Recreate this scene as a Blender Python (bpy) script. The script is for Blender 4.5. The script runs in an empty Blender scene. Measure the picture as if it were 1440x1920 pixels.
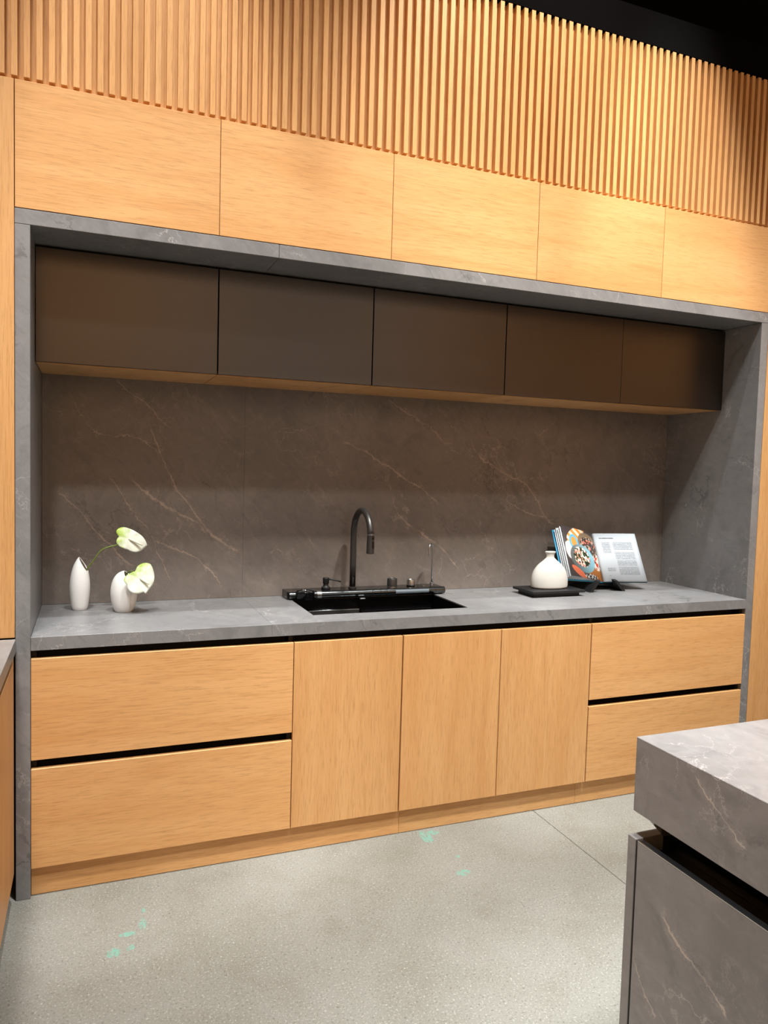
import bpy, bmesh, math, random
from mathutils import Vector, Matrix

random.seed(7)
S = bpy.context.scene
COL = S.collection

# ------------------------------------------------------------------ camera
cam_d = bpy.data.cameras.new('camera'); cam = bpy.data.objects.new('camera', cam_d); COL.objects.link(cam)
cam_d.sensor_fit = 'VERTICAL'; cam_d.sensor_height = 24.0; cam_d.lens = 1383.42 * 24.0 / 1920.0
cam_d.clip_start = 0.02
YAW, PITCH, ROLL = 0.378865, -0.0594711, 0.0279627
fw = Vector((math.sin(YAW)*math.cos(PITCH), math.cos(YAW)*math.cos(PITCH), math.sin(PITCH)))
rt = Vector((math.cos(YAW), -math.sin(YAW), 0)); up = rt.cross(fw)
r1 = math.cos(ROLL)*rt + math.sin(ROLL)*up
u1 = -math.sin(ROLL)*rt + math.cos(ROLL)*up
m = Matrix((r1, u1, -fw)).transposed().to_4x4(); m.translation = Vector((0.23048, -2.68358, 1.49605))
cam.matrix_world = m
S.camera = cam

# ------------------------------------------------------------------ world, lamps, exposure
w = bpy.data.worlds.new('world'); S.world = w; w.use_nodes = True
w.node_tree.nodes['Background'].inputs[0].default_value = (1.0, .80, .64, 1)
w.node_tree.nodes['Background'].inputs[1].default_value = 0.28
S.view_settings.view_transform = 'Standard'; S.view_settings.look = 'None'
S.view_settings.exposure = 0.0; S.view_settings.gamma = 1.0; S.view_settings.use_curve_mapping = False

def spot(loc, target, watt, angle, blend=0.6, size=0.05, color=(1, .90, .76)):
    d = bpy.data.lights.new('track_and_fill_spot', 'SPOT'); o = bpy.data.objects.new('track_and_fill_spot', d); COL.objects.link(o)  # track lamps, and the few spots added as fill
    d.energy = watt; d.spot_size = math.radians(angle); d.spot_blend = blend; d.shadow_soft_size = size; d.color = color
    o.location = loc
    o.rotation_euler = (Vector(target) - Vector(loc)).to_track_quat('-Z', 'Y').to_euler()
def area(loc, target, watt, sx, sy, color=(1, .97, .93)):
    d = bpy.data.lights.new('ceiling_light', 'AREA'); o = bpy.data.objects.new('ceiling_light', d); COL.objects.link(o)
    d.shape = 'RECTANGLE'; d.size = sx; d.size_y = sy; d.energy = watt; d.color = color
    o.location = loc
    o.rotation_euler = (Vector(target) - Vector(loc)).to_track_quat('-Z', 'Y').to_euler()
# high showroom ceiling: steep accents on the worktop, a track near the wall, one over the aisle
WARM, NEUT = (1, .90, .76), (.98, 1, 1)
for x, e in ((.45, 620), (1.5, 260), (2.65, 600)):
    spot((x, -.80, 5.50), (x, .22, .9), e, 22, .6, .05, NEUT)
for x, e in ((-.35, 420), (1.0, 500), (2.35, 640), (3.7, 600)):
    spot((x, -1.60, 5.50), (x, -.15, .3), e, 44, .8, .14, NEUT)
for x, e in ((-.2, 400), (1.6, 190), (3.4, 200)):
    spot((x, -2.80, 5.50), (x, -.90, .0), e, 60, .8, .12, NEUT)
spot((2.00, -1.45, 4.85), (2.00, 0.0, 2.80), 460, 52, .95, .05, (1, .96, .88))
spot((-.45, -1.30, 4.90), (0.20, 0.0, 2.45), 115, 64, .9, .05, WARM)
spot((2.10, -1.75, 5.50), (2.10, -1.75, 0.9), 760, 28, .6, .06, NEUT)
spot((-.10, -2.0, 5.50), (1.40, -1.70, .40), 800, 26, .8, .06, NEUT)  # added fill spot, brightens the end face of the island
spot((4.6, -2.5, 5.50), (6.5, -2.8, 3.0), 900, 80, .8, .1, NEUT)  # added lamp, brightens the right cladding that the bronze doors reflect
for x in (-1.8, 1.0, 4.4):                       # added washers, brighten the opposite wall for the door reflections
    spot((x, -4.60, 5.50), (x, -6.4, 2.6), 1100, 80, .8, .1, NEUT)
spot((.9, -2.6, 5.50), (.8, -1.9, .0), 420, 44, .9, .1, NEUT)
S.cycles.max_bounces = 6; S.cycles.diffuse_bounces = 3; S.cycles.glossy_bounces = 3; S.cycles.transmission_bounces = 2
S.cycles.caustics_reflective = False; S.cycles.caustics_refractive = False

# ------------------------------------------------------------------ node helpers
class NT:
    def __init__(s, name, rough=.5, spec=.5, metal=0.0):
        s.m = bpy.data.materials.new(name); s.m.use_nodes = True
        s.t = s.m.node_tree; s.b = s.t.nodes['Principled BSDF']
        s.b.inputs['Roughness'].default_value = rough
        s.b.inputs['Specular IOR Level'].default_value = spec
        s.b.inputs['Metallic'].default_value = metal
    def n(s, typ, **k):
        nd = s.t.nodes.new(typ)
        for a, v in k.items(): setattr(nd, a, v)
        return nd
    def set(s, sock, v):
        if hasattr(v, 'is_output') or isinstance(v, bpy.types.NodeSocket): s.t.links.new(v, sock)
        else: sock.default_value = v
    def math(s, op, a, b=0.0, c=0.0, clamp=False):
        nd = s.n('ShaderNodeMath', operation=op, use_clamp=clamp)
        s.set(nd.inputs[0], a); s.set(nd.inputs[1], b); s.set(nd.inputs[2], c)
        return nd.outputs[0]
    def vmath(s, op, a, b=(0, 0, 0)):
        nd = s.n('ShaderNodeVectorMath', operation=op); s.set(nd.inputs[0], a); s.set(nd.inputs[1], b)
        return nd.outputs[0]
    def pos(s): return s.n('ShaderNodeNewGeometry').outputs['Position']
    def objco(s): return s.n('ShaderNodeTexCoord').outputs['Object']
    def uv(s): return s.n('ShaderNodeTexCoord').outputs['UV']
    def rnd(s): return s.n('ShaderNodeObjectInfo').outputs['Random']
    def xyz(s, v):
        nd = s.n('ShaderNodeSeparateXYZ'); s.set(nd.inputs[0], v); return nd.outputs
    def comb(s, x, y, z):
        nd = s.n('ShaderNodeCombineXYZ'); s.set(nd.inputs[0], x); s.set(nd.inputs[1], y); s.set(nd.inputs[2], z); return nd.outputs[0]
    def noise(s, v, scale=5, detail=4, rough=.55, dist=0.0, col=False):
        nd = s.n('ShaderNodeTexNoise'); s.set(nd.inputs['Vector'], v); nd.inputs['Scale'].default_value = scale
        nd.inputs['Detail'].default_value = detail; nd.inputs['Roughness'].default_value = rough; nd.inputs['Distortion'].default_value = dist
        return nd.outputs['Color' if col else 'Fac']
    def voro(s, v, scale, feature='F1', out='Distance'):
        nd = s.n('ShaderNodeTexVoronoi', feature=feature); s.set(nd.inputs['Vector'], v); nd.inputs['Scale'].default_value = scale
        return nd.outputs[out]
    def step(s, v, a, b, x0=0.0, x1=1.0):
        nd = s.n('ShaderNodeMapRange', interpolation_type='SMOOTHSTEP'); s.set(nd.inputs[0], v)
        s.set(nd.inputs[1], a); s.set(nd.inputs[2], b); nd.inputs[3].default_value = x0; nd.inputs[4].default_value = x1
        return nd.outputs[0]
    def mix(s, f, a, b, mode='MIX'):
        nd = s.n('ShaderNodeMix', data_type='RGBA', blend_type=mode)
        s.set(nd.inputs[0], f)
        for sock, v in ((nd.inputs[6], a), (nd.inputs[7], b)):
            s.set(sock, (*v, 1) if isinstance(v, tuple) and len(v) == 3 else v)
        return nd.outputs[2]
    def color(s, v): s.set(s.b.inputs['Base Color'], (*v, 1) if isinstance(v, tuple) and len(v) == 3 else v)
    def bump(s, h, strength=.2, dist=.001):
        nd = s.n('ShaderNodeBump'); nd.inputs['Strength'].default_value = strength; nd.inputs['Distance'].default_value = dist
        s.set(nd.inputs['Height'], h); s.t.links.new(nd.outputs[0], s.b.inputs['Normal'])

def srgb(r, g, b):
    f = lambda c: (c/255/12.92) if c/255 <= .04045 else ((c/255+.055)/1.055)**2.4
    return (f(r), f(g), f(b))

def plain(name, col, rough=.5, spec=.5, metal=0.0):
    t = NT(name, rough, spec, metal); t.color(col)
    p = t.pos(); n = t.noise(p, 60, 3)
    t.color(t.mix(t.math('MULTIPLY', n, .12), col, tuple(c*.75 for c in col)))
    return t.m

# ------------------------------------------------------------------ materials
def wood(name, vertical, a=srgb(222, 172, 116), b=srgb(208, 152, 94)):
    t = NT(name, .42, .35)
    p = t.vmath('ADD', t.pos(), t.comb(t.math('MULTIPLY', t.rnd(), 9.7), t.math('MULTIPLY', t.rnd(), 5.3), t.math('MULTIPLY', t.rnd(), 7.9)))
    if vertical: sc = lambda l, h: t.vmath('MULTIPLY', p, (h, h, l))
    else: sc = lambda l, h: t.vmath('MULTIPLY', p, (l, l, h))
    broad = t.noise(sc(.9, 9.0), 1.0, 4, .6, .8)
    mid = t.noise(sc(5.0, 110.0), 1.0, 3, .6, .3)
    fine = t.noise(sc(14.0, 340.0), 1.0, 3, .6)
    c = t.mix(t.step(broad, .20, .85), a, b)
    c = t.mix(t.step(mid, .48, .75, 0, .35), c, tuple(x*.80 for x in b))
    c = t.mix(t.step(fine, .50, .72, 0, .60), c, tuple(x*.68 for x in b))
    c = t.mix(t.step(fine, .44, .24, 0, .40), c, tuple(min(1, x*1.12) for x in a))
    tint = t.math('ADD', .96, t.math('MULTIPLY', t.rnd(), .08))
    c = t.mix(1.0, c, t.comb(tint, tint, tint), 'MULTIPLY')
    t.color(c)
    t.bump(fine, .25, .0006)
    return t.m
WOOD_H = wood('oak_horizontal', False)
WOOD_V = wood('oak_vertical', True)

def fcurve(t, x, pts):
    nd = t.n('ShaderNodeFloatCurve'); cv = nd.mapping.curves[0]
    while len(cv.points) < len(pts): cv.points.new(.5, .5)
    for q, (a, b) in zip(cv.points, pts): q.location = (a, b)
    nd.mapping.update(); nd.inputs['Factor'].default_value = 1.0
    t.set(nd.inputs['Value'], x); return nd.outputs[0]

def stone(name, veins=(), axes=(0, 2), base=srgb(128, 128, 129), rough=.34, seed=0.0, amount=1.0):
    t = NT(name, rough, .45)
    p0 = t.pos()
    p = t.vmath('ADD', p0, (seed*3.1, seed*1.7, seed*2.3))
    lt = tuple(c*1.18 for c in base); dk = tuple(c*.80 for c in base)
    c = t.mix(t.step(t.noise(p, 2.1, 5, .6, .5), .30, .72), dk, lt)
    brown = (base[0]*1.02, base[1]*.95, base[2]*.90)
    c = t.mix(t.math('MULTIPLY', t.noise(p, 1.3, 3), .55), c, brown)
    c = t.mix(t.step(t.noise(p, 38, 5, .7), .45, .75, 0, .30), c, tuple(x*1.25 for x in base))
    mot = t.noise(t.vmath('ADD', p, (7, 3, 1)), 6.5, 6, .68, 1.2)
    c = t.mix(t.step(mot, .50, .30, 0, .55), c, tuple(x*.70 for x in base))
    c = t.mix(t.step(mot, .52, .74, 0, .45), c, tuple(x*1.35 for x in brown))
    q3 = t.xyz(p)
    dg = t.comb(t.math('ADD', q3[0], t.math('MULTIPLY', q3[2], .9)), t.math('MULTIPLY', q3[1], 1.0), t.math('SUBTRACT', q3[2], q3[0]))
    stk = t.noise(t.vmath('MULTIPLY', dg, (38, 16, 9)), 1.0, 5, .65, .6)
    c = t.mix(t.step(stk, .50, .80, 0, .40), c, tuple(x*1.45 for x in base))
    c = t.mix(t.step(stk, .48, .22, 0, .35), c, tuple(x*.62 for x in base))
    warp = t.noise(p, 5.5, 7, .68, 0, True)
    wv = t.vmath('SUBTRACT', warp, (.5, .5, .5))
    pw = t.vmath('ADD', p, t.vmath('MULTIPLY', wv, (.16, .16, .16)))
    # long soft ridges
    xyz = t.xyz(pw)
    diag = t.comb(t.math('ADD', xyz[0], t.math('MULTIPLY', xyz[2], .75)), xyz[1], t.math('SUBTRACT', xyz[2], t.math('MULTIPLY', xyz[0], .25)))
    rn = t.noise(t.vmath('MULTIPLY', diag, (2.6, 2.6, 1.3)), 1.0, 6, .58)
    ridge = t.step(t.math('ABSOLUTE', t.math('SUBTRACT', rn, .5)), .007, .0)
    msk = t.step(t.noise(p, 2.4, 2), .48, .66)
    vein_l = t.math('MULTIPLY', ridge, msk)
    # fine web of hairlines
    web = t.step(t.voro(pw, 7.0, 'DISTANCE_TO_EDGE'), .014, .0)
    wm = t.step(t.noise(p, 3.3, 3), .52, .70)
    web2 = t.step(t.voro(t.vmath('ADD', pw, (4.2, 1.1, 7.7)), 17.0, 'DISTANCE_TO_EDGE'), .02, .0)
    wm2 = t.step(t.noise(t.vmath('ADD', p, (9, 2, 4)), 3.9, 3), .56, .72)
    hair = t.math('MAXIMUM', t.math('MULTIPLY', web, wm), t.math('MULTIPLY', web2, t.math('MULTIPLY', wm2, .7)))
    vl = tuple(min(1, x) for x in (base[0]*2.2, base[1]*2.1, base[2]*2.0))
    vd = tuple(x*.50 for x in base)
    c = t.mix(t.math('MULTIPLY', vein_l, .50*amount), c, vl)
    c = t.mix(t.math('MULTIPLY', hair, .75*amount), c, vl)
    dn = t.noise(t.vmath('MULTIPLY', t.vmath('ADD', diag, (3, 8, 5)), (3.4, 3.4, 1.7)), 1.0, 4, .5)
    dark = t.math('MULTIPLY', t.step(t.math('ABSOLUTE', t.math('SUBTRACT', dn, .5)), .010, .0), t.step(t.noise(t.vmath('ADD', p, (1, 5, 8)), 2.7, 2), .5, .65))
    c = t.mix(t.math('MULTIPLY', dark, .55*amount), c, vd)
    # veins of this particular slab
    if veins:
        q = t.xyz(p0); wq = t.xyz(wv)
        X = t.math('ADD', q[axes[0]], t.math('MULTIPLY', wq[0], .05)); Z = t.math('ADD', q[axes[1]], t.math('ADD', t.math('MULTIPLY', wq[2], .09), t.math('MULTIPLY', t.math('SUBTRACT', t.noise(p, 60, 3, .6), .5), .020)))
        patch = t.noise(p, 14, 3, .6)
        light = None; halo = None
        for pts, wd in veins:
            x0, x1 = pts[0][0], pts[-1][0]; zs = [z for _, z in pts]; z0, z1 = min(zs), max(zs)
            if x1 < x0: pts = pts[::-1]; x0, x1 = x1, x0
            u = t.math('DIVIDE', t.math('SUBTRACT', X, x0), x1 - x0)
            g = fcurve(t, u, [((x-x0)/(x1-x0), (z-z0)/(z1-z0)) for x, z in pts])
            d = t.math('ABSOLUTE', t.math('SUBTRACT', t.math('SUBTRACT', Z, z0), t.math('MULTIPLY', g, z1-z0)))
            rg = t.math('MULTIPLY', t.step(u, 0.0, .06), t.step(u, 1.0, .90))
            L = t.math('MULTIPLY', t.step(d, wd, wd*.15), rg); H = t.math('MULTIPLY', t.step(d, wd*9, 0.0), rg)
            light = L if light is None else t.math('MAXIMUM', light, L)
            halo = H if halo is None else t.math('MAXIMUM', halo, H)
        crk = t.step(t.voro(pw, 30.0, 'DISTANCE_TO_EDGE'), .05, .0)
        crl = t.step(t.voro(t.vmath('ADD', pw, (2, 6, 3)), 22.0, 'DISTANCE_TO_EDGE'), .035, .0)
        c = t.mix(t.math('MULTIPLY', t.math('MULTIPLY', halo, crl), t.step(patch, .42, .60, 0, .60)), c, vl)
        c = t.mix(t.math('MULTIPLY', t.math('MULTIPLY', halo, crk), .55), c, vd)
        c = t.mix(t.math('MULTIPLY', t.math('MULTIPLY', halo, t.step(patch, .45, .7)), .40), c, tuple(x*1.5 for x in brown))
        c = t.mix(t.math('MULTIPLY', light, t.step(patch, .30, .62, .15, .85)), c, tuple(min(1, x) for x in (base[0]*2.3, base[1]*2.05, base[2]*1.80)))
    t.color(c)
    return t.m

BSV = [([(0.444,1.691),(0.47,1.604),(0.507,1.521),(0.544,1.436),(0.61,1.332),(0.677,1.236),(0.745,1.167),(0.859,1.096)], .010),
 ([(0.382,1.433),(0.472,1.34),(0.564,1.284),(0.649,1.241),(0.716,1.167)], .007),
 ([(0.1,1.382),(0.175,1.301),(0.226,1.227),(0.296,1.152),(0.349,1.086),(0.411,1.047)], .007),
 ([(0.286,1.449),(0.347,1.358),(0.41,1.264),(0.464,1.198),(0.511,1.083),(0.567,0.966)], .004),
 ([(0.473,1.169),(0.566,1.13),(0.66,1.08),(0.738,1.009),(0.777,0.939)], .006),
 ([(0.327,1.846),(0.362,1.793),(0.433,1.742),(0.514,1.672),(0.56,1.636)], .004),
 ([(0.141,1.779),(0.199,1.683),(0.259,1.613),(0.398,1.601),(0.507,1.511)], .003),
 ([(1.312,1.614),(1.41,1.583),(1.536,1.512),(1.639,1.45),(1.732,1.399),(1.841,1.316)], .007),
 ([(1.563,1.431),(1.606,1.291),(1.699,1.207),(1.821,1.122),(1.933,1.022),(1.962,0.978)], .005),
 ([(1.539,1.825),(1.668,1.751),(1.788,1.686),(1.87,1.618)], .004),
 ([(1.984,1.659),(2.057,1.557),(2.166,1.505),(2.284,1.445),(2.391,1.371),(2.456,1.256),(2.535,1.217)], .006),
 ([(2.23,1.344),(2.335,1.294),(2.456,1.256)], .005)]
ISV = [([(-1.542,0.896),(-1.552,0.877),(-1.579,0.851),(-1.622,0.827),(-1.651,0.805),(-1.678,0.787)], .004),
 ([(-1.464,0.537),(-1.505,0.511),(-1.544,0.486),(-1.597,0.476),(-1.639,0.456),(-1.657,0.435)], .006),
 ([(-1.386,0.398),(-1.411,0.353),(-1.444,0.324),(-1.476,0.302)], .005)]
STONE = stone('grey_stone', seed=1.0, amount=1.3)
STONE_SPLASH = stone('grey_stone_splashback', BSV, seed=2.0, amount=1.0, base=srgb(121, 113, 107))  # base browner than the frame stone: the niche's warm bounce put into colour
STONE_ISLAND = stone('grey_stone_island', ISV, axes=(1, 2), seed=3.0, base=srgb(131, 128, 127))

def concrete():
    t = NT('polished_concrete', .55, .35)
    p = t.pos()
    c = t.mix(t.step(t.noise(p, 1.7, 5, .6, .4), .3, .7), srgb(126, 125, 116), srgb(136, 135, 128))
    c = t.mix(t.step(t.noise(p, 5.0, 4, .65), .45, .75, 0, .35), c, srgb(112, 106, 94))
    c = t.mix(t.step(t.noise(p, 150, 3, .7), .54, .72, 0, .85), c, srgb(184, 182, 172))
    c = t.mix(t.step(t.noise(t.vmath('ADD', p, (3, 3, 3)), 130, 3, .7), .54, .72, 0, .8), c, srgb(80, 76, 68))
    c = t.mix(t.step(t.voro(p, 9.0), .035, .02, 0, .5), c, srgb(66, 59, 49))
    # old turquoise layout paint
    x, y, z = t.xyz(p)[:3]
    tot = None
    for cx, cy, rx, ry, th in ((.300,-.385,.030,.035,.52), (.352,-.375,.025,.025,.56), (.345,-.305,.040,.018,.50), (.392,-.265,.018,.050,.54), (.400,-.19,.008,.02,.50),
                               (1.505,-.045,.035,.075,.50), (1.545,-.020,.05,.030,.52), (1.525,-.33,.045,.035,.56), (1.56,-.22,.012,.02,.52)):
        dx = t.math('DIVIDE', t.math('SUBTRACT', x, cx), rx); dy = t.math('DIVIDE', t.math('SUBTRACT', y, cy), ry)
        d = t.math('ADD', t.math('MULTIPLY', dx, dx), t.math('MULTIPLY', dy, dy))
        k = t.math('SUBTRACT', t.step(d, 1.6, .1), th - .25)
        tot = k if tot is None else t.math('MAXIMUM', tot, k)
    st = t.noise(t.vmath('MULTIPLY', p, (95, 45, 1)), 1.0, 4, .6, .8)
    mk = t.step(t.math('MULTIPLY', t.math('MAXIMUM', tot, 0.0), st), .27, .40, 0, .50)
    c = t.mix(mk, c, srgb(92, 176, 158))
    t.color(c); t.bump(t.noise(p, 160, 3), .25, .001)
    return t.m
CONCRETE = concrete()
CUT = plain('saw_cut', srgb(84, 80, 72), .9)
BLACK = plain('matte_black', (.006, .006, .0065), .55)
CARCASS = plain('black_carcass', (.008, .007, .0065), .6, .3)
CEIL = plain('black_ceiling_paint', (.0015, .0014, .0014), .95, .05)
FASCIA = plain('charcoal_paint', (.0018, .0014, .0015), .9, .05)
DARKDOOR = plain('bronze_lacquer', (.105, .090, .080), .36, .5, 1.0)
UNDER = wood('oak_underside', False)
CERAMIC = plain('white_ceramic', srgb(246, 244, 240), .55, .4)
CERAMIC_IN = plain('raw_ceramic', srgb(205, 196, 180), .7, .3)
STONEWARE = plain('cream_stoneware', srgb(212, 210, 203), .75, .3)
GUN = plain('gunmetal', (.075, .070, .066), .38, .5, .7)
GUNB = plain('polished_gunmetal', (.13, .14, .145), .22, .5, 1.0)
GLOSSB = plain('gloss_black', (.004, .004, .005), .12, .5)
SINKB = plain('black_steel', (.0025, .0025, .003), .28, .4)
STEEL = plain('brushed_steel', (.50, .51, .52), .28, .5, 1.0)
ALU = plain('aluminium_edge', (.80, .79, .77), .25, .5, 1.0)
PAINT = plain('wall_paint', srgb(190, 186, 180), .8, .2)
GRAPHITE = plain('graphite_wood', (.010, .010, .011), .5, .4)
STEM = plain('green_stem', srgb(112, 134, 48), .5)

# ------------------------------------------------------------------ mesh helpers
def link(name, bm, mat, parent=None, loc=None, smooth=False):
    """ bm in world coordinates; the object's origin goes to the base centre of the mesh """
    xs = [v.co for v in bm.verts]
    if loc is None:
        lo = Vector([min(c[i] for c in xs) for i in range(3)]); hi = Vector([max(c[i] for c in xs) for i in range(3)])
        loc = Vector(((lo.x+hi.x)/2, (lo.y+hi.y)/2, lo.z))
    bmesh.ops.translate(bm, verts=bm.verts, vec=-Vector(loc))
    bmesh.ops.recalc_face_normals(bm, faces=bm.faces)
    me = bpy.data.meshes.new(name); bm.to_mesh(me); bm.free()
    if smooth:
        for f in me.polygons: f.use_smooth = True
    if mat: me.materials.append(mat)
    o = bpy.data.objects.new(name, me); COL.objects.link(o)
    place(o, loc, parent)
    return o
def wloc(o):
    v = Vector(o.location)
    while o.parent: o = o.parent; v += Vector(o.location)
    return v
def place(o, loc, parent):
    o.location = Vector(loc)
    if parent is not None:
        o.parent = parent; o.location = Vector(loc) - wloc(parent)
def thing(name, loc, label, cat, group=None):
    o = bpy.data.objects.new(name, None); COL.objects.link(o); o.location = loc; o.empty_display_size = .05
    return tag(o, label, cat, group)
def tag(o, label, cat, group=None):
    o['label'] = label; o['category'] = cat
    if group: o['group'] = group
    return o
def structure(o): o['kind'] = 'structure'; return o
def bx(bm, x0, x1, y0, y1, z0, z1, bev=0.0):
    vs = [bm.verts.new((x, y, z)) for x in (x0, x1) for y in (y0, y1) for z in (z0, z1)]
    fs = [(0,1,3,2), (4,6,7,5), (0,4,5,1), (2,3,7,6), (0,2,6,4), (1,5,7,3)]
    ff = [bm.faces.new([vs[i] for i in f]) for f in fs]
    if bev:
        es = {e for f in ff for e in f.edges}
        bmesh.ops.bevel(bm, geom=list(es), offset=bev, segments=1, affect='EDGES')
def box(name, x0, x1, y0, y1, z0, z1, mat, parent=None, bev=.0012):
    bm = bmesh.new(); bx(bm, x0, x1, y0, y1, z0, z1, bev); return link(name, bm, mat, parent)
def prism(bm, poly, axis, a, b):
    """ poly: 2D points in the two other axes (in xyz order), extruded along axis from a to b """
    def P(q, h):
        c = list(q); c.insert(axis, h); return bm.verts.new(c)
    A = [P(q, a) for q in poly]; B = [P(q, b) for q in poly]
    bm.faces.new(A); bm.faces.new(B[::-1])
    for i in range(len(poly)):
        j = (i+1) % len(poly); bm.faces.new((A[j], A[i], B[i], B[j]))
def lathe(bm, prof, cx, cy, seg=40, sy=1.0, cap0=True, cap1=False, fn=None):
    rings = []
    for r, z in prof:
        ring = []
        for k in range(seg):
            a = 2*math.pi*k/seg; rr = r*(fn(a, z) if fn else 1.0)
            ring.append(bm.verts.new((cx + rr*math.cos(a), cy + rr*math.sin(a)*sy, z)))
        rings.append(ring)
    for A, B in zip(rings, rings[1:]):
        for k in range(seg): bm.faces.new((A[k], A[(k+1) % seg], B[(k+1) % seg], B[k]))
    if cap0: bm.faces.new(rings[0][::-1])
    if cap1: bm.faces.new(rings[-1])
    return rings
def tube(bm, pts, rad, seg=14, caps=True):
    pts = [Vector(p) for p in pts]; n = len(pts)
    rad = rad if isinstance(rad, (list, tuple)) else [rad]*n
    t0 = (pts[1]-pts[0]).normalized()
    ref = Vector((0, 0, 1)) if abs(t0.z) < .9 else Vector((1, 0, 0))
    nrm = t0.cross(ref).normalized(); rings = []
    for i, p in enumerate(pts):
        t = (pts[min(i+1, n-1)] - pts[max(i-1, 0)]).normalized()
        nrm = (nrm - t*nrm.dot(t)).normalized(); bn = t.cross(nrm)
        rings.append([bm.verts.new(p + rad[i]*(math.cos(2*math.pi*k/seg)*nrm + math.sin(2*math.pi*k/seg)*bn)) for k in range(seg)])
    for A, B in zip(rings, rings[1:]):
        for k in range(seg): bm.faces.new((A[k], A[(k+1) % seg], B[(k+1) % seg], B[k]))
    if caps: bm.faces.new(rings[0][::-1]); bm.faces.new(rings[-1])
def smooth_path(pts, n=8):
    pts = [Vector(p) for p in pts]; out = []
    for i in range(len(pts)-1):
        p0, p1, p2, p3 = pts[max(i-1, 0)], pts[i], pts[i+1], pts[min(i+2, len(pts)-1)]
        for k in range(n):
            t = k/n
            out.append(.5*((2*p1) + (p2-p0)*t + (2*p0-5*p1+4*p2-p3)*t*t + (3*p1-p0-3*p2+p3)*t**3))
    out.append(pts[-1]); return out
def autosmooth(o, deg=40):
    me = o.data
    for f in me.polygons: f.use_smooth = True
    bm = bmesh.new(); bm.from_mesh(me)
    for e in bm.edges:
        if len(e.link_faces) == 2 and e.calc_face_angle(0) > math.radians(deg): e.smooth = False
    bm.to_mesh(me); bm.free(); return o

# ------------------------------------------------------------------ the setting
fl = structure(box('floor', -3.5, 6.5, -6.5, .62, -.06, -.006, CUT, None, 0))
xs = [-3.5, -1.45, 2.057, 5.56, 6.5]; ys = [-6.5, -3.7, .62]
for i in range(len(xs)-1):
    for j in range(len(ys)-1):
        box('slab', xs[i]+.0012, xs[i+1]-.0012, ys[j]+.0012, ys[j+1]-.0012, -.006, 0, CONCRETE, fl, .0015)
structure(box('wall_back', -3.5, 6.5, .62, .74, 0, 5.9, FASCIA, None, 0))
structure(box('wall_left', -.80, -.70, -3.6, .0, 0, 5.9, PAINT, None, 0))
structure(box('ceiling', -3.5, 6.5, -6.5, .74, 5.9, 6.0, CEIL, None, 0))
structure(box('wall_front_added', -3.5, 6.5, -6.5, -6.4, 0, 5.9, PAINT, None, 0))  # unseen wall, added to be reflected in the bronze doors
for x0, x1 in ((-3.4, 1.3), (4.3, 6.4)):
    structure(box('wall_cladding_added', x0, x1, -6.39, -6.36, 0, 4.6, WOOD_V, None, 0))  # oak added out of view to colour the bronze doors' reflections
structure(box('wall_right_added', 6.5, 6.6, -6.5, .74, 0, 5.9, PAINT, None, 0))  # unseen wall, added for the reflections in the right-hand bronze doors
structure(box('wall_cladding_added', 6.46, 6.495, -6.3, -.2, 0, 4.6, WOOD_V, None, 0))  # added oak facing, there to show as reflection in the right doors
structure(box('trim_1', -.70, 6.5, -.0, .615, 3.368, 3.51, FASCIA, None, 0))

# ------------------------------------------------------------------ stone surround
FL0, FL1, FR0, FR1, FI, FT = 0.0, .045, 3.230, 3.275, 2.246, 2.294
SEAM = .862
fr = thing('stone_surround', (1.64, .3, 0), 'tall grey veined stone frame around the whole sink niche', 'surround')
box('post', FL0, FL1, 0, .615, 0, FI-.0008, STONE, fr)
box('post', FR0, FR1, 0, .615, 0, FI-.0008, STONE, fr)
box('header', FL0, SEAM-.0006, 0, .615, FI, FT, STONE, fr)
box('header', SEAM+.0006, FR1, 0, .615, FI, FT, STONE, fr)
sp = thing('splashback', (1.64, .6, .9), 'dark grey-brown veined stone splashback behind the sink', 'splashback')
box('slab', FL1+.001, SEAM-.0002, .595, .614, .9005, 1.86, STONE_SPLASH, sp, .0003)
box('slab', SEAM+.0002, FR0-.001, .595, .614, .9005, 1.86, STONE_SPLASH, sp, .0003)

# worktop with the sink cut-out
SX0, SX1, SY0, SY1 = 1.06, 1.76, .135, .50
wt = thing('worktop', (1.64, .3, .855), 'long grey stone worktop carrying the sink, vases and cookbook', 'worktop')
box('slab', FL1+.001, SEAM-.0002, 0, .594, .855, .9, STONE, wt, .0004)
bm = bmesh.new()
X0, X1, Y0, Y1 = SEAM+.0002, FR0-.001, 0, .594
gx, gy = [X0, SX0, SX1, X1], [Y0, SY0, SY1, Y1]
top = {}
for lv, z in enumerate((.855, .9)):
    for i, x in enumerate(gx):
        for j, y in enumerate(gy): top[lv, i, j] = bm.verts.new((x, y, z))
for i in range(3):
    for j in range(3):
        if (i, j) == (1, 1): continue
        bm.faces.new([top[1, i, j], top[1, i+1, j], top[1, i+1, j+1], top[1, i, j+1]])
        bm.faces.new([top[0, i, j+1], top[0, i+1, j+1], top[0, i+1, j], top[0, i, j]])
for i in range(3):
    for j in (0, 3): bm.faces.new([top[0, i, j], top[0, i+1, j], top[1, i+1, j], top[1, i, j]])
    for j in (0, 3): bm.faces.new([top[0, j, i], top[0, j, i+1], top[1, j, i+1], top[1, j, i]])
for a, b in (((1, 1), (2, 1)), ((2, 1), (2, 2)), ((2, 2), (1, 2)), ((1, 2), (1, 1))):
    bm.faces.new([top[0, *a], top[0, *b], top[1, *b], top[1, *a]])
link('slab', bm, STONE, wt)

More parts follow.
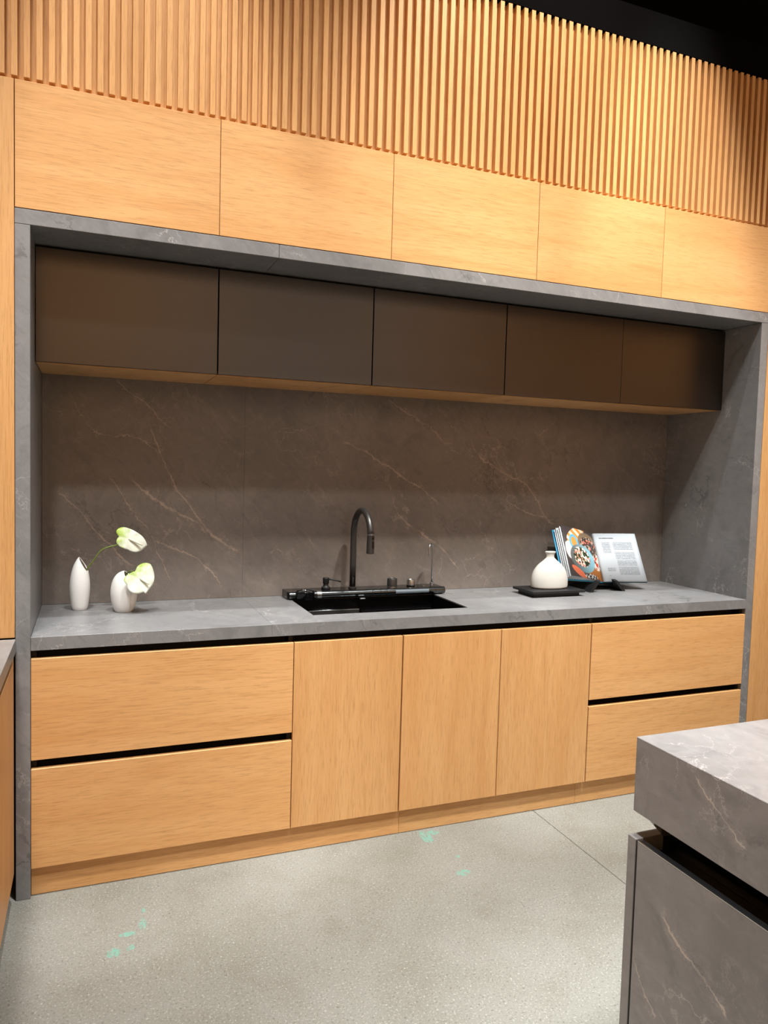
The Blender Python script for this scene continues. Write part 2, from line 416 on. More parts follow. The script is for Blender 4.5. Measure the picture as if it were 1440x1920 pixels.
# ------------------------------------------------------------------ base units
D1, D2, D3, D4 = .827, .480, .449, .104
G = .0016
def base_unit(x0, x1, label, fronts, group, hollow=False):
    t = thing('base_cabinet', ((x0+x1)/2, .3, D4), label, 'cabinet', group)
    tz = .650 if hollow else .853
    box('body', x0+.018, x1-.018, .062, .585, D4+.001, tz, CARCASS, t, 0)
    box('side_panel', x0+.0008, x0+.017, .0215, .585, D4+.001, tz, CARCASS, t, 0)
    box('side_panel', x1-.017, x1-.0008, .0215, .585, D4+.001, tz, CARCASS, t, 0)
    if hollow: box('rail', x0+.001, x1-.001, .062, .080, .651, .853, CARCASS, t, 0)
    for nm, a, b, z0, z1, mt, dy in fronts:
        box(nm, a+G, b-G, dy, .0205+dy, z0, z1, mt, t, .0010)
    return t
XA, XB, XC, XD = .948, 1.398, 1.851, 2.314
base_unit(FL1+.001, XA, 'wide oak drawer unit under the two white flower vases', [('drawer_front', FL1, XA, D2, D1, WOOD_H, 0), ('drawer_front', FL1, XA, D4, D3, WOOD_H, 0)], 'oak base cabinets')
base_unit(XA, XB, 'narrow single-door oak base cabinet under the left half of the sink', [('door', XA, XB-.0012, D4, D1, WOOD_V, 0)], 'oak base cabinets', True)
base_unit(XB, XD, 'two-door oak base cabinet under the right half of the sink', [('door', XB+.0012, XC, D4, D1, WOOD_V, .0), ('door', XC, XD-.001, D4, D1, WOOD_V, -.001)], 'oak base cabinets', True)
base_unit(XD, FR0-.001, 'wide oak drawer unit under the cookbook and bottle vase', [('drawer_front', XD+.001, FR0, D2, D1, WOOD_H, -.001), ('drawer_front', XD+.001, FR0, D4, D3, WOOD_H, -.001)], 'oak base cabinets')
pl = thing('plinth', (1.64, .03, 0), 'low oak toe-kick plinth running under the base cabinets', 'plinth')
for a, b in ((FL1+.001, 1.410), (1.4108, 2.276), (2.2768, FR0-.001)):
    box('board', a, b, .020, .038, .002, D4-.0005, WOOD_H, pl, .0006)

# ------------------------------------------------------------------ dark wall units inside the niche
U = [FL1+.001, .681, 1.315, 1.949, 2.589, FR0-.001]; UB = 1.837
ul = ['dark bronze wall unit nearest the left stone post, above the flower vases', 'dark bronze wall unit second from the left, left of the faucet', 'middle one of the five dark bronze wall units, above the sink knobs',
      'dark bronze wall unit second from the right in the niche', 'dark bronze wall unit against the right stone post']
for i in range(5):
    a, b = U[i], U[i+1]
    t = thing('wall_unit', ((a+b)/2, .4, UB), ul[i], 'cabinet', 'dark wall units in the niche')
    box('body', a+.001, b-.001, .24, .594, UB+.016, FI-.004, CARCASS, t, 0)
    g0 = .0022 if i in (1, 2, 3) else .0008
    box('door', a+(g0 if i else .001), b-(.0022 if i in (0, 1, 2) else .0008), .218, .2385, UB+.002, FI-.010, DARKDOOR, t, .0008)
    box('bottom_panel', a+.0012, b-.0012, .2405, .594, UB-.001, UB+.0155, UNDER, t, .0005)

# ------------------------------------------------------------------ oak cabinets over the surround
P = [0.0, .647, 1.300, 1.954, 2.612, 3.265]; PT = 2.694
ol = ['leftmost oak overhead cabinet, above the stone frame corner', 'second oak overhead cabinet from the left', 'middle oak overhead cabinet above the stone header', 'fourth oak overhead cabinet from the left', 'rightmost oak overhead cabinet at the picture edge']
for i in range(5):
    a, b = P[i], P[i+1]
    t = thing('overhead_cabinet', ((a+b)/2, .2, FT), ol[i], 'cabinet', 'oak overhead cabinets')
    box('body', a+.002, b-.002, .022, .61, FT+.004, PT-.024, CARCASS, t, 0)
    box('door', a+.0010, b-.0010, 0, .0205, FT+.0025, PT-.001, WOOD_H, t, .0008)
for x0, x1, lab in ((-.69, -.0015, 'tall oak panel at the left edge of the stone frame'), (3.277, 3.96, 'tall oak panel at the right edge of the stone frame')):
    t = thing('tall_cabinet', ((x0+x1)/2, .3, 0), lab, 'cabinet', 'tall oak cabinets')
    box('body', x0+.004, x1-.004, .023, .61, .10, PT-.024, CARCASS, t, 0)
    box('door', x0, x1, 0, .0215, .902 if x0 < 0 else .001, PT-.001, WOOD_V, t, .0008)

# ------------------------------------------------------------------ slatted panels above
PITCH_S, SLW, SLD, ST = .03637, .0188, .022, 3.366
def slat_panel(x0, x1, first, n, label):
    t = thing('slat_panel', ((x0+x1)/2, 0, PT), label, 'wall panel', 'vertical oak slat panels')
    box('base_panel', x0, x1, SLD, SLD+.02, PT-.02, ST-.002, WOOD_V, t, 0)
    me = None
    for k in range(n):
        xa = first + k*PITCH_S
        if me is None:
            o = box('slat', xa, xa+SLW, .0, SLD-.0002, PT+.009, ST, WOOD_V, t, .0008); me = o.data
        else:
            o = bpy.data.objects.new('slat', me); COL.objects.link(o)
            place(o, Vector((xa+SLW/2, (SLD-.0002)/2, PT+.009)), t)
N1 = 46
F1 = -.0098 + 27*PITCH_S - (N1-1)*PITCH_S
slat_panel(-.69, .9925, F1, N1, 'oak slat panel left of the vertical seam, above the left overhead cabinets')
slat_panel(.9945, 3.96, 1.0110, 81, 'long oak slat panel right of the vertical seam, brightly lit')

# ------------------------------------------------------------------ left return counter
t = tag(box('return_worktop', -.69, .002, -2.3, -.012, .855, .9, STONE, None, .001), 'pale grey stone worktop of the return run at the left edge', 'worktop')
t = thing('return_cabinet', (-.35, -1.2, 0), 'oak base cabinet of the return run at the far left edge', 'cabinet')
box('body', -.68, -.03, -2.28, -.016, .104, .853, CARCASS, t, 0)
box('filler', -.0295, -.004, -.045, -.014, .104, .845, WOOD_V, t, .0006)
for k in range(3):
    box('door', -.0295, -.004, -.047-.75*(k+1)+.0016, -.047-.75*k-.0016, .104, .822, WOOD_V, t, .0010)
box('toe_kick', -.66, -.075, -2.28, -.016, 0.001, .1035, BLACK, t, 0)

# ------------------------------------------------------------------ island
IX, IY, IZ, IZB = 1.392, -1.366, .9, .727
t = thing('island_worktop', (2.5, -1.9, IZB), 'thick grey veined stone top of the kitchen island', 'worktop')
box('slab', IX, 3.9, -2.45, IY, IZB, IZ, STONE_ISLAND, t, .0012)
t = thing('island_cabinet', (2.5, -1.9, 0), 'stone-clad island base with a black handle recess', 'island')
box('end_panel', IX, 3.88, -1.380, -1.353, 0.001, .665, STONE_ISLAND, t, .001)
box('drawer_front', IX+.001, IX+.006, -2.43, -1.3845, .10, .662, STONE_ISLAND, t, .0004)
box('drawer_backing', IX+.0062, IX+.022, -2.43, -1.3845, .10, .6615, BLACK, t, .0004)
box('edge_strip', IX+.0008, IX+.0045, -2.43, -1.3845, .6622, .6640, ALU, t, 0)
box('edge_strip', IX-.0006, IX+.0012, -1.3830, -1.3805, .01, .664, GUN, t, 0)
bm = bmesh.new(); prism(bm, [(1.406, .7265), (1.470, .660), (1.470, .55), (3.86, .55), (3.86, .7265)], 1, -2.42, -1.3815)
link('handle_recess', bm, GLOSSB, t)
box('handle_ledge', IX+.0225, 1.469, -2.42, -1.400, .630, .640, GLOSSB, t, 0)
box('body', IX+.024, 3.86, -2.42, -1.3815, .06, .549, CARCASS, t, 0)

# ------------------------------------------------------------------ sink
t = thing('sink', (1.41, .31, .66), 'black steel undermount sink basin let into the grey worktop', 'sink')
bm = bmesh.new()
bx(bm, SX0+.0006, SX0+.004, SY0+.0006, SY1-.0006, .66, .896); bx(bm, SX1-.004, SX1-.0006, SY0+.0006, SY1-.0006, .66, .896)
bx(bm, SX0+.004, SX1-.004, SY0+.0006, SY0+.004, .66, .896); bx(bm, SX0+.004, SX1-.004, SY1-.004, SY1-.0006, .66, .896)
bx(bm, SX0+.004, SX1-.004, SY0+.004, SY1-.004, .66, .672)
link('basin', bm, SINKB, t)
bm = bmesh.new(); lathe(bm, [(.045, .6725), (.045, .675), (.036, .676), (.0, .6745)], 1.41, .36, 28); autosmooth(link('drain', bm, STEEL, t))
bm = bmesh.new(); bx(bm, SX0+.0041, SX1-.0041, SY1-.018, SY1-.0041, .826, .834); bx(bm, SX0+.0041, SX1-.0041, SY0+.0041, SY0+.018, .826, .834); link('ledge', bm, SINKB, t)
# colander tray resting on the ledges
t = thing('colander_tray', (1.25, .33, .834), 'black slotted colander tray resting inside the left end of the sink', 'tray')
bm = bmesh.new()
tube(bm, [(1.105, .155, .842), (1.385, .155, .842)], .007, 10); tube(bm, [(1.105, .49, .842), (1.385, .49, .842)], .007, 10)
tube(bm, [(1.105, .155, .842), (1.105, .49, .842)], .007, 10); tube(bm, [(1.385, .155, .842), (1.385, .49, .842)], .007, 10)
link('rim', bm, GUNB, t, smooth=True)
box('back_wall', 1.112, 1.378, .470, .476, .79, .848, GUN, t)
bm = bmesh.new()
for k in range(12): bx(bm, 1.12+k*.022, 1.132+k*.022, .162, .469, .790, .793)
link('grid', bm, GUN, t)

# ------------------------------------------------------------------ faucet console
CX0, CX1, CZ = 1.040, 1.812, .935
t = thing('faucet_console', (1.43, .53, .9), 'long glossy black console with roller bar behind the sink', 'console')
box('body', CX0, CX1-.006, .486, .575, .9003, CZ, GLOSSB, t, .002)
def xcyl(name, xa, xb, r, mat, parent, y=.482, z=.9195, seg=28):
    bm = bmesh.new(); tube(bm, [(xa, y, z), (xb, y, z)], r, seg); return autosmooth(link(name, bm, mat, parent))
xcyl('bar', CX0+.008, CX1, .0165, GUNB, t)
for a, b in ((1.175, 1.196), (1.412, 1.436), (1.448, 1.472), (1.482, 1.506), (1.512, 1.530), (1.735, 1.752), (1.760, 1.778)):
    xcyl('ring', a, b, .0176, GUNB if a > 1.3 else STEEL, t)
for a in (1.440, 1.476, 1.509): xcyl('groove', a, a+.003, .0168, BLACK, t)
# checkered outlet on the bar
tch = NT('checkered_grille', .3, .5, .6); q = tch.xyz(tch.pos())
cx = tch.math('SINE', tch.math('MULTIPLY', q[0], 900)); cz = tch.math('SINE', tch.math('MULTIPLY', q[2], 900))
tch.color(tch.mix(tch.step(tch.math('MULTIPLY', cx, cz), -.1, .1), (.02, .03, .05), (.55, .68, .80)))
bm = bmesh.new()
def arc(r, a0, a1, n): return [(.482 - r*math.cos(a0+(a1-a0)*i/n), .9195 + r*math.sin(a0+(a1-a0)*i/n)) for i in range(n+1)]
prism(bm, arc(.0186, -.35, .55, 6) + arc(.0170, .55, -.35, 6), 0, 1.555, 1.725)
link('outlet_grille', bm, tch.m, t)
box('tab', 1.375, 1.402, .456, .474, .893, .899, STEEL, t, .001)
# glass rinser
bm = bmesh.new(); lathe(bm, [(.030, .9005), (.041, .906), (.043, .914), (.043, .934), (.040, .936), (.040, .918), (.0, .916)], 1.118, .466, 36); r = autosmooth(link('glass_rinser', bm, GLOSSB, t), 30)
bm = bmesh.new()
for k in range(6):
    a = k*math.pi/3 + .2
    tube(bm, [(1.118, .466, .940), (1.118+.040*math.cos(a), .466+.040*math.sin(a), .938)], .0022, 8)
link('spokes', bm, GUN, r, smooth=True)
bm = bmesh.new(); tube(bm, [(1.118+.0405*math.cos(2*math.pi*k/36), .466+.0405*math.sin(2*math.pi*k/36), .938) for k in range(37)], .0026, 8); link('rim', bm, GLOSSB, r, smooth=True)
bm = bmesh.new(); lathe(bm, [(.006, .938), (.006, .943), (.003, .947), (0, .948)], 1.118, .466, 16); link('nozzle', bm, STEEL, r, smooth=True)
# knobs
def knob(cx, r, z1, mat, ringm):
    bm = bmesh.new(); lathe(bm, [(r*.93, CZ+.004), (r, CZ+.005), (r, z1-.003), (r*.93, z1), (r*.80, z1), (r*.76, z1-.0015), (0, z1-.0015)], cx, .530, 36)
    k = autosmooth(link('knob', bm, mat, t), 30)
    bm = bmesh.new(); lathe(bm, [(r*1.03, CZ), (r*1.03, CZ+.004), (r*.7, CZ+.004)], cx, .530, 36); autosmooth(link('collar', bm, ringm, k), 30)
    box('pointer', cx-.003, cx+.003, .530-r*.7, .530-r*.1, z1-.0014, z1-.0002, STEEL, k, 0)
    return k
knob(1.561, .0240, .975, GUN, STEEL); knob(1.658, .0205, .967, STEEL, GLOSSB)
bm = bmesh.new(); lathe(bm, [(.011, CZ), (.011, CZ+.002), (.009, CZ+.0025), (0, CZ+.0025)], 1.722, .522, 24); autosmooth(link('button', bm, STEEL, t))

# gooseneck faucet
t = thing('faucet', (1.362, .53, CZ), 'tall gunmetal gooseneck pull-down faucet standing on the console', 'faucet')
R = .111; zc = 1.318 - R - .0145
path = [(1.362, .53, CZ+.001), (1.362, .53, 1.05), (1.362, .53, zc)] + [(1.362, .53 - R + R*math.cos(a), zc + R*math.sin(a)) for a in [math.pi*k/22 for k in range(1, 23)]] + [(1.362, .53-2*R, 1.208)]
bm = bmesh.new(); tube(bm, path, .0142, 22); link('neck', bm, GUN, t, smooth=True)
bm = bmesh.new(); lathe(bm, [(.0185, CZ+.0003), (.0185, CZ+.006), (.0145, CZ+.008)], 1.362, .53, 26); autosmooth(link('flange', bm, GUN, t), 30)
hx, hy = 1.362, .53-2*R
bm = bmesh.new(); lathe(bm, [(.0155, 1.122), (.0172, 1.124), (.0168, 1.160), (.0152, 1.205), (.0158, 1.208), (.0150, 1.212), (.0140, 1.212)], hx, hy, 28)
h = autosmooth(link('spray_head', bm, GUN, t), 35)
bm = bmesh.new(); lathe(bm, [(.0161, 1.203), (.0161, 1.207)], hx, hy, 28, cap1=True); autosmooth(link('collar', bm, STEEL, h))
for z0, z1 in ((1.186, 1.198), (1.146, 1.176)):
    o = box('button', -.0055, .0055, -.0195, -.012, z0, z1, GLOSSB, None, .0015)
    o.rotation_euler.z = -.25; place(o, (hx+.006, hy-.0145, z0), h)

# soap dispenser
t = thing('soap_dispenser', (1.233, .53, CZ), 'small matte black soap pump on the console left of the faucet', 'dispenser')
bm = bmesh.new(); lathe(bm, [(.0205, CZ+.0003), (.0215, CZ+.004), (.0205, CZ+.009), (.0135, CZ+.014), (.0120, CZ+.017), (.0120, CZ+.027)], 1.233, .53, 28); autosmooth(link('base', bm, BLACK, t), 35)
bm = bmesh.new(); lathe(bm, [(.0135, CZ+.026), (.0145, CZ+.028), (.0145, CZ+.051), (.0125, CZ+.053), (0, CZ+.053)], 1.233, .53, 28); autosmooth(link('pump_head', bm, BLACK, t), 35)
bm = bmesh.new(); tube(bm, [(1.240, .528, CZ+.046), (1.262, .522, CZ+.044), (1.285, .515, CZ+.039), (1.299, .512, CZ+.034)], [.0042, .0040, .0034, .0030], 12); link('nozzle', bm, BLACK, t, smooth=True)

# drinking-water spout
t = thing('water_spout', (1.764, .52, CZ), 'slim brushed steel drinking water spout at the right end of the console', 'spout')
bm = bmesh.new(); lathe(bm, [(.0085, CZ+.0003), (.0085, CZ+.016), (.0060, CZ+.018)], 1.764, .52, 22); autosmooth(link('base', bm, STEEL, t), 35)
rr = .020
pth = [(1.764, .52, CZ+.015), (1.764, .52, 1.03), (1.764, .52, 1.118)] + [(1.764-.75*rr*(1-math.cos(a)), .52 - .6*rr*(1-math.cos(a)), 1.118 + rr*math.sin(a)) for a in [math.pi*k/14 for k in range(1, 14)]]
ex = pth[-1]; pth += [(ex[0]-.001, ex[1]-.002, 1.100), (ex[0]-.001, ex[1]-.002, 1.087)]
bm = bmesh.new(); tube(bm, pth, .0042, 14); link('tube', bm, STEEL, t, smooth=True)

# ------------------------------------------------------------------ white vases with anthuriums
def clean_cut(bm, co, no):
    bmesh.ops.bisect_plane(bm, geom=bm.verts[:]+bm.edges[:]+bm.faces[:], plane_co=co, plane_no=no, clear_outer=True)
def solid(o, th, mat=None):
    if mat: o.data.materials.append(mat)
    md = o.modifiers.new('thickness', 'SOLIDIFY'); md.thickness = th; md.offset = -1
    if mat: md.material_offset = 1
    return o
def interp(tab, n):
    out = []
    pts = smooth_path([(a, b, 0) for a, b in tab], n)
    return [(max(p.x, 0.0005), p.y) for p in pts]
t = thing('vase', (.191, .461, .9), 'tall slim white ceramic vase with a slanted pointed mouth', 'vase', 'white flower vases')
bm = bmesh.new(); lathe(bm, interp([(.0255, .9003), (.0300, .912), (.0345, .940), (.0375, .972), (.0382, .995), (.0365, 1.022), (.0312, 1.052), (.0225, 1.080), (.0100, 1.104), (.002, 1.112)], 4), .191, .461, 48)
clean_cut(bm, Vector((.191, .461, 1.1045)), Vector((.83, -.22, .51)).normalized())
solid(link('body', bm, CERAMIC, t, smooth=True), .003, CERAMIC_IN)
t = thing('vase', (.354, .388, .9), 'rounded white ceramic vase with a folded swirl side', 'vase', 'white flower vases')
def swirl(a, z):
    k = (z-.9)/.15
    a0 = -math.pi/2 + .62 - .55*k + .55*k*k            # the fold faces the camera and twists upwards
    d = ((a - a0) % (2*math.pi))/(2*math.pi)           # 0 just right of the fold
    s = min(1.0, d/.05); edge = .80 + .16*s if d < .05 else .96 + .04*(d-.05)/.95
    fade = min(1.0, max(0.0, (k-.02)/.35))
    return 1.0 - (1.0-edge)*fade
bm = bmesh.new(); lathe(bm, interp([(.0320, .9003), (.0390, .912), (.0465, .935), (.0510, .962), (.0515, .985), (.0475, 1.012), (.0385, 1.035), (.0240, 1.052), (.0070, 1.0605), (.001, 1.061)], 4), .354, .388, 96, fn=swirl)
clean_cut(bm, Vector((.356, .388, 1.060)), Vector((.80, -.25, .54)).normalized())
solid(link('body', bm, CERAMIC, t, smooth=True), .003, CERAMIC_IN)

def spathe_mat(name, tipdir):
    t = NT(name, .40, .5)
    q = t.xyz(t.objco())
    along = t.math('ADD', t.math('MULTIPLY', q[0], tipdir[0]), t.math('MULTIPLY', q[2], tipdir[1]))
    nz = t.noise(t.objco(), 55, 4, .6)
    g = t.math('ADD', t.math('MULTIPLY', along, 15.0), t.math('MULTIPLY', t.math('SUBTRACT', nz, .5), 1.3))
    c = t.mix(t.step(g, -.75, .12), srgb(168, 198, 66), srgb(226, 229, 218))
    c = t.mix(t.step(t.voro(t.objco(), 120, 'DISTANCE_TO_EDGE'), .12, .0, 0, .30), c, srgb(206, 222, 160))
    t.color(c); t.b.inputs['Subsurface Weight'].default_value = 0.0
    return t.m
def spathe(out, c, tilt, dome, mat, parent, tip, name='spathe'):
    """ heart-shaped bract: outline (mm in x,z about its centre), domed and tilted, with real thickness """
    n = len(out); bm = bmesh.new(); loop = [p.xy for p in smooth_path([(a/1000, b/1000, 0) for a, b in out + out[:1]], 4)][:-1]
    rings = []; M = 9
    td = Vector(tip).normalized()
    for i in range(1, M+1):
        f = i/M; ring = []
        for p in loop:
            x, z = p.x*f, p.y*f; r = math.hypot(x, z)
            a = x*td.x + z*td.y; b = abs(-x*td.y + z*td.x)
            y = 2.2*dome*r*r - .05*b + tilt[0]*x + tilt[1]*z
            y -= .006*(1-f)**2*0
            y += .010*f**3*math.sin(7*math.atan2(z, x))*.25
            ring.append(bm.verts.new((c[0]+x, c[1]+y, c[2]+z)))
        rings.append(ring)
    cv = bm.verts.new(c); L = len(loop)
    for k in range(L): bm.faces.new((cv, rings[0][k], rings[0][(k+1) % L]))
    for A, B in zip(rings, rings[1:]):
        for k in range(L): bm.faces.new((A[k], B[k], B[(k+1) % L], A[(k+1) % L]))
    o = link(name, bm, mat, parent, loc=c, smooth=True)
    md = o.modifiers.new('thickness', 'SOLIDIFY'); md.thickness = .0012; md.offset = 0
    return o
O1 = [(-35.2,7.4),(-40.2,13.9),(-45.9,25.2),(-43.6,34.1),(-35.4,41.1),(-15.4,44.6),(8.1,37.4),(31.9,24.8),(52.4,8.5),(64.4,-7.8),(72.1,-28.8),(63.6,-37.3),(49.4,-49.0),(29.1,-54.0),(8.8,-50.1),(-1.4,-44.1),(-18.2,-37.2),(-34.9,-29.9),(-45.0,-15.5),(-43.4,-1.4)]
O2 = [(-13.4,30.0),(-6.9,42.0),(6.2,50.4),(26.0,53.4),(42.6,47.8),(51.1,30.1),(56.3,8.9),(54.8,-12.1),(46.6,-33.0),(31.8,-48.2),(22.3,-60.9),(15.3,-54.9),(-2.8,-60.0),(-22.6,-56.8),(-39.0,-45.8),(-46.2,-33.3),(-48.9,-23.5),(-57.1,-10.5),(-56.5,-0.1),(-45.9,11.7),(-26.4,21.6),(-16.6,24.1)]
SPADIX = plain('pale_spadix', srgb(240, 236, 214), .5)
t = thing('anthurium', (.216, .461, 1.02), 'green and white anthurium leaning out of the slim vase', 'flower', 'anthurium flowers')
bm = bmesh.new(); tube(bm, smooth_path([(.196, .462, .935), (.206, .462, 1.00), (.2159, .461, 1.0575), (.2273, .455, 1.0773), (.2469, .447, 1.1064), (.2664, .441, 1.1353), (.2861, .437, 1.148), (.3092, .436, 1.1553), (.3300, .436, 1.161), (.3550, .432, 1.176), (.3690, .424, 1.185)], 5), .0024, 10); link('stem', bm, STEM, t, smooth=True)
spathe(O1, Vector((.3704, .420, 1.186)), (.10, .30), 1.0, spathe_mat('spathe_tall', (.94, -.34)), t, (.93, -.36))
bm = bmesh.new(); tube(bm, [(.3704, .420, 1.186), (.380, .4145, 1.182), (.395, .4115, 1.175), (.410, .4095, 1.167), (.424, .4085, 1.160)], [.0026, .0040, .0042, .0038, .0020], 12); link('spadix', bm, SPADIX, t, smooth=True)
t = thing('anthurium', (.356, .392, .96), 'white anthurium bowing over the rounded vase', 'flower', 'anthurium flowers')
bm = bmesh.new(); tube(bm, smooth_path([(.366, .392, .94), (.360, .391, 1.00), (.3600, .388, 1.0404), (.3677, .375, 1.0565), (.380, .355, 1.0633), (.396, .335, 1.058), (.4070, .319, 1.044)], 5), .0024, 10); link('stem', bm, STEM, t, smooth=True)
spathe(O2, Vector((.4077, .315, 1.0431)), (.12, .42), 1.0, spathe_mat('spathe_low', (.55, -.84)), t, (.36, -.93))
bm = bmesh.new(); tube(bm, [(.4077, .315, 1.0431), (.414, .3085, 1.039), (.424, .3050, 1.032), (.434, .3015, 1.025), (.4425, .2985, 1.019)], [.0026, .0040, .0042, .0038, .0020], 12); link('spadix', bm, SPADIX, t, smooth=True)

# ------------------------------------------------------------------ tray, bottle vase
t = thing('riser_tray', (2.325, .36, .9), 'low square black display riser under the cream bottle vase', 'tray')
box('board', 2.176, 2.474, .268, .450, .9185, .930, GRAPHITE, t, .0008)
bm = bmesh.new(); bx(bm, 2.196, 2.454, .288, .300, .9003, .9183, .0006); bx(bm, 2.196, 2.454, .418, .430, .9003, .9183, .0006)
bx(bm, 2.196, 2.208, .3005, .4175, .9003, .9183, .0006); bx(bm, 2.442, 2.454, .3005, .4175, .9003, .9183, .0006); link('foot_frame', bm, GRAPHITE, t)
bm = bmesh.new()
prof = interp([(.088, .9303), (.0975, .933), (.1005, .942), (.1005, .968), (.0965, .992), (.0860, 1.018), (.0670, 1.042), (.0430, 1.061), (.0270, 1.074), (.0215, 1.083), (.0225, 1.095), (.0285, 1.104), (.0290, 1.108), (.0250, 1.1095), (.0190, 1.104), (.0170, 1.085)], 4)
lathe(bm, prof, 2.335, .372, 56, sy=.58)
tag(link('bottle_vase', bm, STONEWARE, None, smooth=True), 'cream flask-shaped bottle vase with a short flared neck', 'vase')

# ------------------------------------------------------------------ open cookbook on a stand
SPN = Vector((2.683, .402, .941)); UPV = Vector((.022, .140, .236)).normalized(); BH = .272
RV = Vector((1, 0, 0)); RV = (RV - UPV*RV.dot(UPV)).normalized(); NV = RV.cross(UPV)   # NV points to the reader
if NV.y > 0: NV = -NV
def bk(u, v, h): return SPN + RV*u + UPV*v + NV*h
def page_text():
    t = NT('printed_text_page', .55, .3); q = t.xyz(t.uv()); u, v = q[0], q[1]
    def rect(a, b, c, d):
        return t.math('MULTIPLY', t.math('MULTIPLY', t.math('GREATER_THAN', u, a), t.math('LESS_THAN', u, b)), t.math('MULTIPLY', t.math('GREATER_THAN', v, c), t.math('LESS_THAN', v, d)))
    row = t.math('FLOOR', t.math('MULTIPLY', v, 46)); fr_ = t.math('FRACT', t.math('MULTIPLY', v, 46))
    line = t.math('LESS_THAN', fr_, .42)
    wn = t.noise(t.comb(t.math('MULTIPLY', u, 60), t.math('MULTIPLY', row, 7.3), 0.0), 1.0, 2)
    words = t.math('MULTIPLY', line, t.step(wn, .36, .44))
    blk = None
    for r_ in ((.14, .33, .58, .81), (.40, .86, .64, .81), (.40, .87, .44, .60), (.41, .87, .31, .42), (.41, .88, .12, .29), (.15, .33, .20, .28), (.15, .20, .10, .115)):
        k = rect(*r_); blk = k if blk is None else t.math('MAXIMUM', blk, k)
    ttl = t.math('MULTIPLY', rect(.11, .45, .885, .905), t.step(wn, .3, .4))
    ink = t.math('MAXIMUM', t.math('MULTIPLY', words, blk), ttl)
    t.color(t.mix(t.math('MULTIPLY', ink, .75), srgb(186, 193, 200), srgb(34, 35, 40))); return t.m
def page_photo():
    t = NT('printed_food_photo_page', .35, .5); uvv = t.uv(); q = t.xyz(uvv); u, v = q[0], q[1]
    def ell(cx, cy, rx, ry, soft=.05, rot=0.0):
        dx = t.math('SUBTRACT', u, cx); dy = t.math('SUBTRACT', v, cy)
        if rot:
            c_, s_ = math.cos(rot), math.sin(rot)
            dx, dy = t.math('ADD', t.math('MULTIPLY', dx, c_), t.math('MULTIPLY', dy, s_)), t.math('SUBTRACT', t.math('MULTIPLY', dy, c_), t.math('MULTIPLY', dx, s_))
        dx = t.math('DIVIDE', dx, rx); dy = t.math('DIVIDE', dy, ry)
        return t.step(t.math('SQRT', t.math('ADD', t.math('MULTIPLY', dx, dx), t.math('MULTIPLY', dy, dy))), 1.0+soft, 1.0-soft)
    vc = t.n('ShaderNodeTexVoronoi'); t.set(vc.inputs['Vector'], uvv); vc.inputs['Scale'].default_value = 26
    rv = t.xyz(vc.outputs['Color'])[0]
    def food(*cols):
        c = cols[0]
        for i, k in enumerate(cols[1:]): c = t.mix(t.math('GREATER_THAN', rv, (i+1)/len(cols)), c, k)
        return c
    c = srgb(74, 66, 66)
    bands = t.math('SINE', t.math('ADD', t.math('MULTIPLY', u, 26), t.math('MULTIPLY', v, 34)))
    c = t.mix(ell(.40, .88, .34, .12, .06, .5), c, t.mix(t.step(bands, -.2, .2), srgb(250, 226, 204), srgb(240, 150, 70)))
    c = t.mix(ell(.12, .52, .12, .18, .06), c, srgb(240, 232, 226))
    c = t.mix(ell(.30, .70, .14, .16), c, srgb(96, 176, 216)); c = t.mix(ell(.30, .70, .085, .11), c, srgb(232, 150, 74))
    c = t.mix(ell(.84, .10, .30, .22, .05), c, srgb(176, 112, 52))
    c = t.mix(ell(.92, .46, .20, .26), c, food(srgb(226, 222, 214), srgb(196, 70, 50), srgb(60, 58, 50), srgb(238, 214, 200)))
    c = t.mix(ell(.73, .72, .30, .24), c, srgb(128, 110, 88)); c = t.mix(ell(.74, .69, .25, .18), c, food(srgb(58, 48, 44), srgb(172, 154, 142), srgb(80, 62, 54), srgb(206, 110, 86), srgb(60, 50, 46)))
    c = t.mix(ell(.47, .39, .37, .285), c, t.mix(t.step(u, .15, .85), srgb(96, 104, 104), srgb(140, 192, 208)))
    c = t.mix(ell(.45, .42, .25, .20, .10), c, food(srgb(38, 52, 36), srgb(238, 214, 200), srgb(64, 84, 48), srgb(228, 150, 130), srgb(250, 236, 226), srgb(44, 46, 38)))
    c = t.mix(ell(.27, .10, .22, .07, .06, -.5), c, srgb(232, 120, 84))
    c = t.mix(ell(.62, .05, .20, .05, .1), c, food(srgb(40, 40, 42), srgb(220, 216, 212), srgb(60, 62, 60)))
    t.color(c); return t.m
PAPER = plain('page_paper', srgb(222, 230, 236), .7, .2); COVER = plain('teal_cover', srgb(30, 70, 82), .5); COVERB = plain('sky_blue_endpaper', srgb(70, 176, 224), .5)
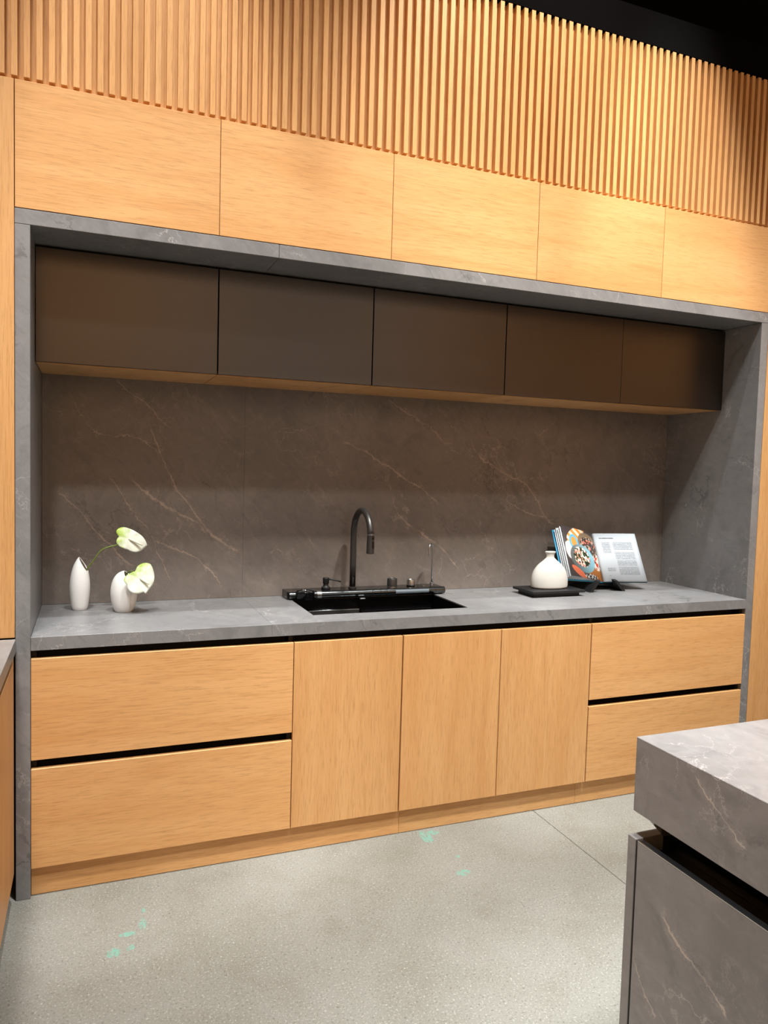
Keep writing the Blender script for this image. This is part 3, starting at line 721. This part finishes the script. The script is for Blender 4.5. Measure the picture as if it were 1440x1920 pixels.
def sheet(name, mat, parent, u0, u1, side, phi, h0, bulge, th, lift=0.0, vs=0.0, ve=BH):
    """ curved sheet from the spine outwards; side=+1 right page, -1 left page, phi = opening angle towards the reader """
    bm = bmesh.new(); uvl = bm.loops.layers.uv.new('UVMap'); NU = 14
    rows = []
    for i in range(NU+1):
        s = i/NU; uu = u0 + (u1-u0)*s
        hh = h0 + bulge*math.sin(min(1, s*1.15)*math.pi*.5)**.8 * (1-s*.35) + 0
        U_ = side*(uu*math.cos(phi)) - side*hh*math.sin(phi); H_ = uu*math.sin(phi) + hh*math.cos(phi)
        rows.append((bm.verts.new(bk(U_, vs, H_)), bm.verts.new(bk(U_, ve+lift*s, H_)), s))
    for (a, b, s), (c, d, s2) in zip(rows, rows[1:]):
        f = bm.faces.new((a, c, d, b))
        for lp, uv in zip(f.loops, ((s, 0), (s2, 0), (s2, 1), (s, 1))): lp[uvl].uv = (uv[0] if side > 0 else 1-uv[0], uv[1])
    bm2 = bm
    o = link(name, bm2, mat, parent, smooth=True)
    md = o.modifiers.new('thickness', 'SOLIDIFY'); md.thickness = th; md.offset = 0
    return o
t = thing('cookbook', SPN, 'open cookbook showing bowls of food, propped on a black stand', 'book')
PH = math.radians(13)
PR = math.radians(7)
sheet('cover', COVER, t, .002, .254, 1, PR, .001, 0, .003, 0, -.004, BH+.004)
for i, h_ in enumerate((.004, .007, .010)): sheet('page', PAPER, t, .001, .250-.001*i, 1, PR, h_, .003*i/2, .0026)
sheet('page', page_text(), t, .001, .246, 1, PR, .012, .006, .0008)
sheet('cover', COVERB, t, .002, .250, -1, math.radians(2.0), .001, 0, .003, 0, -.004, BH+.004)
for i in range(4): sheet('page', PAPER, t, .001, .247-.002*i, -1, math.radians(4.0+2.6*i), .004, .004, .0012, .004*(i % 2), 0, BH)
sheet('page', page_photo(), t, .001, .236, -1, PH, .004, .010, .0010, .010)
# stand
t = thing('book_stand', (2.68, .42, .9), 'black folding stand holding up the open cookbook', 'stand')
for xt, xb, s in ((2.622, 2.572, -1), (2.716, 2.776, 1)):
    bm = bmesh.new(); wd = .010
    def sec(y, zt):
        k = (zt-.9)/(.962-.9); xx = xb + (xt-xb)*k
        return [(xb-wd, y, .9003), (xb+wd, y, .9003), (xx+wd, y, zt), (xx-wd, y, zt)]
    secs = [sec(.350, .956), sec(.366, .962), sec(.386, .934), sec(.46, .930), sec(.53, .916)]
    vv = [[bm.verts.new(p) for p in s_] for s_ in secs]
    bm.faces.new(vv[0]); bm.faces.new(vv[-1][::-1])
    for A, B in zip(vv, vv[1:]):
        for k in range(4): bm.faces.new((A[k], A[(k+1) % 4], B[(k+1) % 4], B[k]))
    link('foot', bm, GRAPHITE, t)
bm = bmesh.new()
q = [(2.60, -.007), (2.78, -.007), (2.78, -.016), (2.60, -.016)]
pts = [(SPN + RV*(x-2.683) + UPV*v + NV*h) for v in (-.012, .20) for x, h in q]
vv = [bm.verts.new(p) for p in pts]
bm.faces.new(vv[:4]); bm.faces.new(vv[4:][::-1])
for k in range(4): bm.faces.new((vv[k], vv[(k+1) % 4], vv[4+(k+1) % 4], vv[4+k]))
link('back_board', bm, GRAPHITE, t)
box('crossbar', 2.58, 2.77, .505, .525, .9003, .914, GRAPHITE, t)
